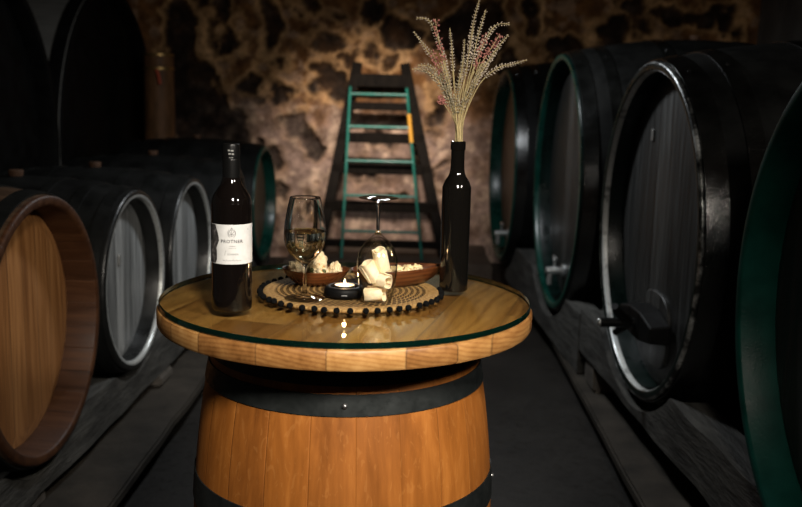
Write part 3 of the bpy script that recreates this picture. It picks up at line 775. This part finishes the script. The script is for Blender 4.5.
ribbon([[(-.016 + .0008 * i, .0955 + .0011 * math.sin(i * 1.7) + .0006 * math.sin(i * .9)) for i in range(42)], [(-.010, .1130), (-.012, .1100), (-.0115, .1080), (-.0125, .1060), (-.0120, .1040)]], .0005, 'script_line', M['ink_soft'])
ribbon([[(.030, .1515), (.033, .1515)], [(.030, .1495), (.033, .1495)]], .0006, 'ornament', M['ink_soft'])
# capsule print
V = []; F = []
for q, (s0, s1, z0, z1) in enumerate(((-.006, -.002, .286, .2885), (-.001, .004, .2855, .288), (-.005, .0, .280, .2825), (.001, .005, .2795, .282), (-.004, .003, .274, .2755))):
    for (s, z) in ((s0, z0), (s1, z0), (s1, z1), (s0, z1)):
        a = s / .0153 - PI / 2; V.append((.01545 * math.cos(a), .01545 * math.sin(a), z))
    F.append((q * 4, q * 4 + 1, q * 4 + 2, q * 4 + 3))
mesh('cap_print', V, F, M['capsule_mark'], cp, False)

# ------------------------------------------------------------------ vase bottle
VX, VY = .2120, .077
vb = thing('bottle_vase', 'tall slim black bottle without label used as a vase, on the right of the table', 'bottle', (VX, VY, TZ), 0)
prof = [(0, .004), (.020, .0), (.0265, .0006)] + cr([(.0287, .004), (.0290, .012), (.0291, .1), (.0291, .200), (.0282, .212), (.0235, .224), (.0172, .234), (.0143, .246), (.0136, .262), (.0135, .284)], 5) \
    + [(.0148, .285), (.0150, .288), (.0150, .298), (.0143, .3015), (.0125, .302), (.0112, .300), (.0106, .27), (.0106, .25), (0, .25)]
G().lathe(prof, 56).build('bottle_body', M['bottle'], vb)
vb_body = [o for o in bpy.data.objects if o.parent == vb][0]
vb_body.parent = None; vb_body.location = vb.location
for k in ('label', 'category'): vb_body[k] = vb[k]
bpy.data.objects.remove(vb); vb_body.name = 'bottle_vase'

# ------------------------------------------------------------------ placemat
MX, MY = .008, .018
mt = thing('placemat', 'round woven straw placemat edged with black pompoms, in the middle of the table', 'placemat', (MX, MY, TZ))
pf = [(0, .0)]
pf += [(.173, .0), (.1745, .0040)]
NR = 15
for i in range(NR * 4, -1, -1):
    rr = .173 * i / (NR * 4); pf.append((rr, .0066 + .0012 * abs(math.sin(PI * rr / .0115)) + random.uniform(-.0002, .0002)))
G().lathe(pf, 180).build('woven_disc', M['mat'], mt, True, 80)
rnd = random.Random(3)
pm = None
for k in range(50):
    a = 2 * PI * (k + rnd.uniform(-.2, .2)) / 50; rr = (.1785 - .0056 * math.sin(a)) + rnd.uniform(-.0012, .0012)
    if R(10) < a < R(44): continue
    if pm is None:
        pm = G().ball((0, 0, 0), .0057, sub=3, jit=.12, rnd=rnd).build('pompom', M['pompom'], mt)
        o = pm
    else:
        o = pm.copy(); link(o, mt)
    o.location = (rr * math.cos(a), rr * math.sin(a), .0066 + rnd.uniform(-.0002, .0004)); o.rotation_euler = (rnd.uniform(0, 6), rnd.uniform(0, 6), 0)
MZ = TZ + .0081

# ------------------------------------------------------------------ wine glasses
GO = [(0, .0003), (.035, .0003), (.0375, .0008), (.0378, .0014)] + cr([(.036, .002), (.022, .0042), (.008, .0085), (.0046, .016), (.0036, .03), (.0034, .052), (.0048, .063), (.0115, .0705), (.0225, .080), (.0325, .0935), (.0383, .109), (.0393, .122), (.0378, .142), (.0330, .170), (.0282, .1915)], 5)
GI = cr([(.0272, .1915), (.0320, .170), (.0368, .142), (.0382, .122), (.0372, .1095), (.0313, .0948), (.0215, .0822), (.0100, .0735), (.0, .0712)], 5)
def two_glass(o, sgn=1, base_only=False):
    o.data.materials.append(M['thin_glass'])
    for p in o.data.polygons:
        if (p.center.z * sgn > .069 and not base_only) or p.center.z * sgn < .0052: p.material_index = 1
    return o
w1 = thing('wine_glass', 'upright stemmed glass half full of white wine, between bottle and candle', 'wine glass', (-.0735, -.080, MZ))
two_glass(G().lathe(GO + [(.0277, .1921)] + GI, 72).build('glass_body', M['glass'], w1), 1, True)
inner = [(r - .00025 if r > 0 else 0, z) for r, z in GI]
zt = .1285
low = [(r, z) for r, z in inner if z < zt]
i0 = [i for i, (r, z) in enumerate(inner) if z < zt][0]
(rA, zA), (rB, zB) = inner[i0 - 1], inner[i0]
rt = rA + (rB - rA) * (zt - zA) / (zB - zA)
wn = G().lathe([(0, zt), (rt, zt)] + [(r, z + .0002) for r, z in low], 72).build('white_wine', M['wine'], w1)
w2 = thing('wine_glass', 'wine glass turned upside down over curled cheese slices on the straw placemat', 'wine glass', (.0625, -.094, MZ + .1966))
GO2 = [(r * .965, z * 1.02) for r, z in GO]; GI2 = [(r * .965, z * 1.02) for r, z in GI]
g = G().lathe(GO2 + [(.0277 * .965, .1921 * 1.02)] + GI2, 72, 'Z', Matrix.Rotation(PI, 4, 'X'))
two_glass(g.build('glass_body', M['glass'], w2), -1)
bd = [o for o in bpy.data.objects if o.parent == w2][0]
bd.parent = None; bd.location = w2.location
for k in ('label', 'category'): bd[k] = w2[k]
bpy.data.objects.remove(w2); bd.name = 'wine_glass'

# cheese curls: sheets rolled up, inside the upturned glass
def curl(label, c, axis, length, r0, turns, seed, start=0, flare=0):
    rnd = random.Random(seed)
    n, m = 44, 8
    ax = Vector(axis).normalized()
    q = Vector((0, 0, 1)).rotation_difference(ax).to_matrix().to_4x4()
    V = []; F = []; th = .0016
    for lay in (0, 1):
        for j in range(m + 1):
            v_ = j / m - .5
            for i in range(n + 1):
                t_ = i / n; a = start + 2 * PI * turns * t_
                rr = r0 * (.62 + .38 * t_) + (th if lay else 0) + flare * r0 * (v_ + .5) * .5 + .0007 * math.sin(5 * a + 3 * v_ + seed)
                zz = length * (v_ * (1 - .12 * t_)) + .0014 * math.sin(3 * a + seed)
                V.append(q @ Vector((rr * math.cos(a), rr * math.sin(a), zz)))
    W = n + 1; S = W * (m + 1)
    for j in range(m):
        for i in range(n):
            b = j * W + i
            F.append((b, b + 1, b + W + 1, b + W)); F.append((S + b, S + b + W, S + b + W + 1, S + b + 1))
    for j in range(m):
        for b in (j * W, j * W + n): F.append((b, b + W, S + b + W, S + b))
    for i in range(n):
        for b in (i, m * W + i): F.append((b, b + 1, S + b + 1, S + b))
    o = mesh('cheese_curl', V, F, M['cheese'], None, True, 70); o.location = c
    return tag(o, label, 'cheese', 'cheese curls under the upturned glass')
cx, cy = .0625, -.094
curl('curled cheese slice at the bottom under the upturned wine glass', (cx - .003, cy - .001, MZ + .0158), (1, -.35, .12), .038, .0140, 1.25, 1, 1.0)
curl('cheese curl with its hollow end facing out, lower right under the upturned glass', (cx + .010, cy - .006, MZ + .0430), (.80, -.65, -.1), .032, .0130, 1.35, 2, .3)
curl('cheese curl leaning at the left inside the upturned glass', (cx - .0115, cy - .003, MZ + .0585), (-.45, -.15, .85), .040, .0130, 1.3, 3, 2.2, .35)
curl('tallest cheese curl, upright at the top inside the upturned glass', (cx + .006, cy + .007, MZ + .0790), (-.15, -.25, .9), .046, .0134, 1.4, 4, 3.6)

# ------------------------------------------------------------------ wooden bowls
def bowl(label, c, rz, a, b, h, lift, point, group='wooden snack bowls'):
    n = 72; rings = [(.0, .0), (.50, 0.0), (.58, .02), (.76, .32), (.90, .66), (1.0, 1.0), (.985, 1.03), (.955, 1.0), (.85, .66), (.70, .34), (.52, .15), (.30, .12), (0, .12)]
    V = []; F = []
    for (s, hz) in rings:
        for k in range(n):
            t_ = 2 * PI * k / n; ct, st = math.cos(t_), math.sin(t_)
            nar = (.5 - .5 * ct) ** point if point else 1
            x = a * ct; y = b * st * nar
            rim = h * (1 + lift * ((1 + ct) / 2) ** 3 + lift * .5 * ((1 - ct) / 2) ** 3)
            V.append((x * s, y * s, rim * hz))
    R_ = len(rings)
    for i in range(R_ - 1):
        for k in range(n):
            k2 = (k + 1) % n; F.append((i * n + k, i * n + k2, (i + 1) * n + k2, (i + 1) * n + k))
    bm = bmesh.new(); me = bpy.data.meshes.new('wooden_bowl'); me.from_pydata(V, [], F)
    bm.from_mesh(me); bmesh.ops.remove_doubles(bm, verts=bm.verts, dist=1e-5); bmesh.ops.recalc_face_normals(bm, faces=bm.faces); bm.to_mesh(me); bm.free()
    for p in me.polygons: p.use_smooth = True
    me.set_sharp_from_angle(angle=R(60)); me.materials.append(M['bowl'])
    o = bpy.data.objects.new('wooden_bowl', me); link(o); o.location = c; o.rotation_euler = (0, 0, rz)
    return tag(o, label, 'bowl', group)
B1 = Vector((-.067, .058, MZ)); B2 = Vector((.101, .076, MZ))
bowl('small brown wooden bowl heaped with torn bread, behind the full wine glass', B1, R(184), .068, .048, .030, .10, 0)
bowl('pointed brown wooden bowl of small snack pieces, behind the upturned glass', B2, R(26), .104, .058, .036, -.02, .34)

def chunk(name, label, cat, group, c, r, mat, seed, jit=.28, crust=None, parts=()):
    rnd = random.Random(seed); g = G()
    rot = Matrix.Rotation(rnd.uniform(0, 6), 4, 'Z') @ Matrix.Rotation(rnd.uniform(-.4, .4), 4, 'X')
    bm = bmesh.new(); bmesh.ops.create_icosphere(bm, subdivisions=4, radius=1)
    from mathutils import noise as mn
    V = []
    for v_ in bm.verts:
        p = v_.co.copy(); k = 1 + jit * mn.noise(p * 1.6 + Vector((seed * 3.1, 0, 0))) * 2 + jit * 1.1 * mn.noise(p * 3.7 + Vector((0, seed, 0))) - jit * .5 * abs(mn.noise(p * 8 + Vector((seed, 0, 3))))
        V.append(Vector((p.x * r[0], p.y * r[1], p.z * r[2])) * k)
    F = [[q.index for q in f.verts] for f in bm.faces]; bm.free()
    o = g.add(V, F, rot).build(name, mat, None, True, 80); o.location = c
    if crust:
        o.data.materials.append(crust)
        cn = Vector((rnd.uniform(-1, 1), rnd.uniform(-.2, 1), rnd.uniform(-.5, .3))).normalized()
        for p in o.data.polygons:
            if p.normal.dot(cn) > .62: p.material_index = 1
    return tag(o, label, cat, group)
gb = 'torn bread in the small bowl'
bread = [('largest torn white bread piece, peaking above the small bowl behind the wine glass', (.000, .008, .037), (.023, .020, .025), 21),
         ('torn bread piece at the left end of the small bowl, seen past the glass stem', (-.036, .004, .028), (.019, .017, .018), 22),
         ('torn bread piece at the front of the small bowl with a dark olive in it', (.006, -.020, .026), (.022, .013, .016), 23),
         ('crusty bread piece at the right end of the small bowl, near the candle', (.040, .000, .026), (.015, .015, .016), 24)]
for lab, off, r_, sd in bread:
    o = chunk('bread_piece', lab, 'bread', gb, B1 + Vector(off) + Vector((0, 0, .003)), r_, M['crumb'], sd, .26, M['crust'])
    if sd == 23:
        for q, (ox, oz) in enumerate(((-.011, .006), (.013, .004))):
            G().ball((ox, -.0135, oz), (.0050, .003, .0045), sub=2, jit=.12).build('olive_bit', M['olive'], o)
gs = 'snack pieces in the pointed bowl'
for q, (ox, oy, oz, s) in enumerate(((-.008, -.004, .022, .016), (.022, .004, .023, .013), (.044, .010, .024, .010), (-.036, -.012, .022, .013), (.010, -.018, .021, .010))):
    labs = ['biggest pale snack piece in the pointed bowl, just right of the upturned glass', 'pale snack piece in the middle of the pointed bowl', 'smallest pale snack piece toward the tip of the pointed bowl', 'pale snack piece behind the upturned glass in the pointed bowl', 'pale snack piece at the front wall of the pointed bowl']
    c24, s24 = math.cos(R(24)), math.sin(R(24))
    chunk('snack_piece', labs[q], 'snack', gs, B2 + Vector((ox * c24 - oy * s24, ox * s24 + oy * c24, oz + .008)), (s, s * .8, s * .62), M['cracker'], 40 + q, .3)

# ------------------------------------------------------------------ candle
KX, KY = -.0005, -.050
dh = thing('candle_holder', 'low round black dish holding a lit tealight, on the placemat', 'candle holder', (KX, KY, MZ))
prof = [(0, 0)] + cr([(.029, 0), (.0372, .003), (.0392, .010), (.0374, .0180), (.032, .0212)], 4) + [(.0275, .0208), (.0255, .0185), (.0240, .010), (0, .010)]
G().lathe(prof, 56).build('dish', M['dish'], dh)
V = []; F = []
for q in range(5):
    for (s, z) in ((-.0045 + q * .002, .0085), (-.0033 + q * .002, .0085), (-.0033 + q * .002, .0105), (-.0045 + q * .002, .0105)):
        a = s / .037 - PI / 2 + .06; V.append((.0397 * math.cos(a), .0397 * math.sin(a), z))
    F.append((q * 4, q * 4 + 1, q * 4 + 2, q * 4 + 3))
mesh('dish_print', V, F, M['dish_mark'], dh, False)
tl = thing('tealight', 'lit white tealight in its tin inside the black dish', 'candle', (KX, KY, MZ + .0102))
G().lathe([(0, 0), (.0188, 0), (.0192, .0005), (.0192, .0125), (.0188, .0125), (.0186, .002), (0, .002)], 40).build('tin_cup', M['tin'], tl)
wx = G().lathe([(0, .0022), (.0184, .0022), (.0184, .0112), (.012, .0108), (0, .0106)], 40).build('wax', M['wax'], tl)
G().tube([(0, 0, .0105), (.0003, 0, .0145)], .0006, 6).build('wick', M['wick'], tl)
fl = G().lathe([(0, .0125)] + cr([(.0012, .013), (.0024, .0155), (.0019, .019), (.0008, .0225), (.0, .0250)], 4), 16).build('flame', M['flame'], tl)

# ------------------------------------------------------------------ dried flowers
def fx(px, py): return (.209 + (px - 457) / 500. - (140 - py) * .000072, 1.2545 + (140 - py) / 517.)
BASE = Vector((VX, VY, TZ + .252))
def spl(P, k=8): return [Vector(p) for p in cr([tuple(p) for p in P], k)]
def stalk(label, pts, frac, kind, seed, dy=0, fat=1.0, group=None):
    """pts: photo-like outline in the vase plane from low to tip; frac: where the spike starts"""
    rnd = random.Random(seed)
    root = thing('dried_flower', label, 'dried flower', BASE, 0, group)
    a = rnd.uniform(0, 2 * PI); rr = rnd.uniform(.001, .0070)
    m0 = Vector((rr * math.cos(a), rr * math.sin(a), 0.001)); m1 = m0 + Vector((rr * math.cos(a) * .15, rr * math.sin(a) * .15, .052))
    P = [m0, m1]
    n = len(pts)
    for i, (px, py) in enumerate(pts):
        X, Z = fx(px, py); f = (i + 1) / n
        P.append(Vector((X - VX, m1.y + dy * f, Z - BASE.z)))
    S = spl(P, 8)
    # arc length
    Ls = [0]
    for i in range(1, len(S)): Ls.append(Ls[-1] + (S[i] - S[i - 1]).length)
    tot = Ls[-1]
    def at(s):
        for i in range(1, len(S)):
            if Ls[i] >= s:
                t_ = (s - Ls[i - 1]) / max(1e-9, Ls[i] - Ls[i - 1]); return S[i - 1].lerp(S[i], t_), (S[i] - S[i - 1]).normalized()
        return S[-1], (S[-1] - S[-2]).normalized()
    G().tube(S, [.00120 - .0005 * i / len(S) for i in range(len(S))], 6).build('stem', M['stem'], root)
    g = G()
    s0 = tot * frac
    if kind in ('spike', 'dark'):
        s = s0
        while s < tot:
            t_ = (s - s0) / (tot - s0)
            p, tg = at(s)
            u = tg.orthogonal().normalized(); w = tg.cross(u)
            k = 5 if t_ < .85 else 3
            for q in range(k):
                aa = 2 * PI * q / k + s * 900 + rnd.uniform(-.3, .3)
                dr = (u * math.cos(aa) + w * math.sin(aa))
                rad_ = fat * .0062 * (1 - .55 * t_) * rnd.uniform(.75, 1.2) * (.6 + .4 * min(1, t_ * 6))
                z = (tg * .85 + dr * .75).normalized()
                Mx = Matrix((z.orthogonal().normalized(), z.cross(z.orthogonal().normalized()), z)).transposed().to_4x4()
                fsz = rad_ * .50
                pc = p + dr * rad_ * .75
                V = [(fsz * .55, 0, 0), (0, fsz * .55, 0), (-fsz * .55, 0, 0), (0, -fsz * .55, 0), (0, 0, fsz * 1.25), (0, 0, -fsz * .8)]
                F = [(0, 1, 4), (1, 2, 4), (2, 3, 4), (3, 0, 4), (1, 0, 5), (2, 1, 5), (3, 2, 5), (0, 3, 5)]
                g.add(V, F, Matrix.Translation(pc) @ Mx)
            s += .0052 * rnd.uniform(.8, 1.35)
        g.build('flower_spike', M['spike'] if kind == 'spike' else M['spike_dark'], root, False)
    elif kind == 'pink':
        for q in range(52):
            s = s0 + (tot - s0) * rnd.random(); p, tg = at(s)
            dv = Vector((rnd.uniform(-1, 1), rnd.uniform(-1, 1), rnd.uniform(-1, 1))) * .0062
            g.tube([p, p + dv * .8], .0003, 4)
            for e in range(3):
                g.ball(p + dv + Vector((rnd.uniform(-1, 1), rnd.uniform(-1, 1), rnd.uniform(-1, 1))) * .0012, .0013 * rnd.uniform(.7, 1.4), sub=1, jit=.3, rnd=rnd)
        g.build('pink_blossom', M['pink'], root, False)
    elif kind == 'bare':
        for q in range(5):
            p, tg = at(tot * (.86 + .03 * q))
            g.ball(p, .0011, sub=1, jit=.2, rnd=rnd)
        g.build('seed_head', M['stem'], root, False)
    return root
FG = 'dried flower stalks in the black bottle'
ST = [
 ('tallest dried flower stalk, its grey spike running out at the top edge', [(462, 100), (470, 45), (474, 20), (480, -3)], .66, 'spike', .006, 1.0),
 ('dried flower stalk with straight spike just right of the tallest one', [(462, 105), (472, 62), (477, 38), (485, 10)], .66, 'spike', -.01, 1.05),
 ('dried flower stalk whose spike arches over to the right at the top', [(463, 105), (476, 60), (487, 36), (496, 24), (509, 23)], .70, 'spike', .0, 1.1),
 ('dried flower stalk with thick spike slanting up to the right below the arching one', [(464, 110), (478, 78), (493, 52), (508, 33)], .62, 'spike', .012, 1.15),
 ('dried flower stalk bent farthest to the right, pointing almost sideways', [(465, 115), (480, 82), (498, 66), (510, 63), (525, 58)], .68, 'spike', -.012, 1.05),
 ('dried flower stalk whose spike fans right beneath the thick slanting spike', [(463, 110), (476, 80), (488, 62), (499, 46)], .62, 'spike', .02, 1.1),
 ('dried flower stalk with short upright spike left of the middle', [(455, 100), (453, 66), (452, 48), (450, 29)], .70, 'spike', -.01, .9),
 ('dried flower stalk at the upper left whose spike hooks over to the left', [(453, 105), (446, 66), (438, 38), (430, 21), (418, 19)], .72, 'spike', .0, 1.0),
 ('dried flower stalk with long spike leaning left below the pink blossoms', [(453, 105), (449, 78), (443, 52), (438, 36)], .60, 'spike', .008, 1.15),
 ('dried flower stalk with thin spike ending at the far upper left', [(452, 108), (442, 74), (428, 50), (415, 32)], .78, 'spike', .015, .9),
 ('dried flower stalk drooping lowest to the left', [(453, 115), (446, 92), (434, 76), (424, 70), (413, 70)], .52, 'dark', -.01, 1.55),
 ('dried flower stalk drooping left just above the lowest one', [(453, 112), (447, 88), (438, 73), (428, 66), (419, 66)], .55, 'dark', .012, 1.4),
 ('dried flower stalk with slim spike in the middle under the tallest pair', [(458, 105), (462, 75), (464, 55), (465, 38)], .62, 'spike', .018, .9),
 ('dried flower stalk with grey spike close behind the middle, right of the upright short spike', [(459, 105), (466, 72), (469, 50), (473, 28)], .66, 'spike', -.018, .85),
 ('dried flower stalk with small pink blossoms, highest at the left', [(454, 105), (444, 62), (439, 38), (436, 20)], .72, 'pink', -.008, 1),
 ('dried flower stalk with pink blossoms lower at the left, beside the golden wall patch', [(453, 110), (443, 78), (437, 62), (432, 50)], .70, 'pink', .01, 1),
 ('dried flower stalk with pink blossoms on the right, under the arching spike', [(461, 105), (475, 66), (482, 46), (486, 33)], .74, 'pink', .016, 1),
 ('dried flower stalk with faded pink tip behind the thick slanting spike', [(462, 105), (480, 66), (492, 46), (500, 33)], .78, 'pink', .03, 1),
 ('dried flower stalk with greenish spike low in the middle of the bunch', [(456, 110), (457, 90), (461, 72), (463, 58)], .50, 'dark', -.02, 1.25),
 ('dried flower stalk with greenish spike low at the left of the bunch', [(454, 112), (449, 92), (446, 78), (441, 62)], .50, 'dark', -.016, 1.2),
 ('dried flower stalk with greenish spike low at the right of the bunch', [(460, 112), (469, 92), (476, 76), (482, 62)], .50, 'dark', -.018, 1.2),
 ('dried flower stalk with one small reddish bud low at the far left', [(453, 118), (447, 108), (443, 102), (441, 98)], .93, 'pink', -.01, 1),
]
for q, (lab, pts, fr, kind, dy, fat) in enumerate(ST):
    stalk(lab, pts, fr, kind, 100 + q, dy, fat, FG)
rnd = random.Random(5)
for q in range(10):
    px = 449 + 3.4 * q + rnd.uniform(-1.5, 1.5); k = (px - 457) / 40
    stalk('bare straw coloured stem among the dried flower stalks', [(457 + (px - 457) * .35, 112), (457 + (px - 457) * .75, 86), (px + 6 * k, 66 + rnd.uniform(-10, 8))], .9, 'bare', 300 + q, rnd.uniform(-.02, .025), 1, 'bare stems in the black bottle')

# ------------------------------------------------------------------ lights
def area(name, loc, target, size, power, col, spread=PI, shape='DISK'):
    l = bpy.data.lights.new(name, 'AREA'); l.shape = shape; l.size = size; l.energy = power; l.color = col; l.spread = spread
    o = bpy.data.objects.new(name, l); link(o); o.location = loc
    o.rotation_euler = (Vector(target) - Vector(loc)).to_track_quat('-Z', 'Y').to_euler(); return o
area('key_lamp', (.45, -1.9, 2.2), (0, .1, .8), .22, 7.0, (1, .91, .79), R(52), 'RECTANGLE').data.size_y = .34
area('side_lamp', (1.75, -1.7, 2.3), (0, .4, .8), .25, 36, (1, .92, .82))
area('aisle_lamp', (.05, 2.45, 2.15), (.05, 2.45, 0), .22, 24, (.93, .97, 1.0))
def spot(name, loc, target, power, col, ang, blend=.9, rad=.08):
    l = bpy.data.lights.new(name, 'SPOT'); l.energy = power; l.color = col; l.spot_size = R(ang); l.spot_blend = blend; l.shadow_soft_size = rad
    o = bpy.data.objects.new(name, l); link(o); o.location = loc
    o.rotation_euler = (Vector(target) - Vector(loc)).to_track_quat('-Z', 'Y').to_euler(); return o
spot('wall_lamp', (-.1, 3.3, 2.35), (-.2, 5.7, .85), 410, (1, .87, .75), 44, 1.0)
pl = bpy.data.lights.new('candle_glow', 'POINT'); pl.energy = .12; pl.color = (1, .62, .3); pl.shadow_soft_size = .004
po = bpy.data.objects.new('candle_glow', pl); link(po); po.location = (KX, KY, MZ + .039)

w = bpy.data.worlds.new('cellar_dark'); scene.world = w; w.use_nodes = True
w.node_tree.nodes['Background'].inputs[0].default_value = (.5, .55, .6, 1); w.node_tree.nodes['Background'].inputs[1].default_value = .01

# ------------------------------------------------------------------ camera
f, pitch, yaw, roll, cx_, cy_, cz_ = 938.66, .169986, .0137946, .0251207, .129482, -1.801271, 1.344813
cp_, sp_ = math.cos(pitch), math.sin(pitch)
fw = Vector((-math.sin(yaw) * cp_, math.cos(yaw) * cp_, -sp_)); rt_ = Vector((math.cos(yaw), math.sin(yaw), 0)); up_ = rt_.cross(fw)
cc, ss = math.cos(roll), math.sin(roll)
r2 = rt_ * cc + up_ * ss; u2 = up_ * cc - rt_ * ss
cam = bpy.data.cameras.new('camera'); co = bpy.data.objects.new('camera', cam); link(co)
mw = Matrix((r2, u2, -fw)).transposed().to_4x4(); mw.translation = (cx_, cy_, cz_); co.matrix_world = mw
cam.sensor_width = 36; cam.sensor_fit = 'HORIZONTAL'; cam.lens = f / 802 * 36
cam.clip_start = .05; cam.clip_end = 50
cam.dof.use_dof = True; cam.dof.focus_distance = 1.72; cam.dof.aperture_fstop = 4.5
scene.camera = co
vs = scene.view_settings
vs.view_transform = 'Standard'; vs.look = 'None'; vs.gamma = 1; vs.use_curve_mapping = False; vs.exposure = 0
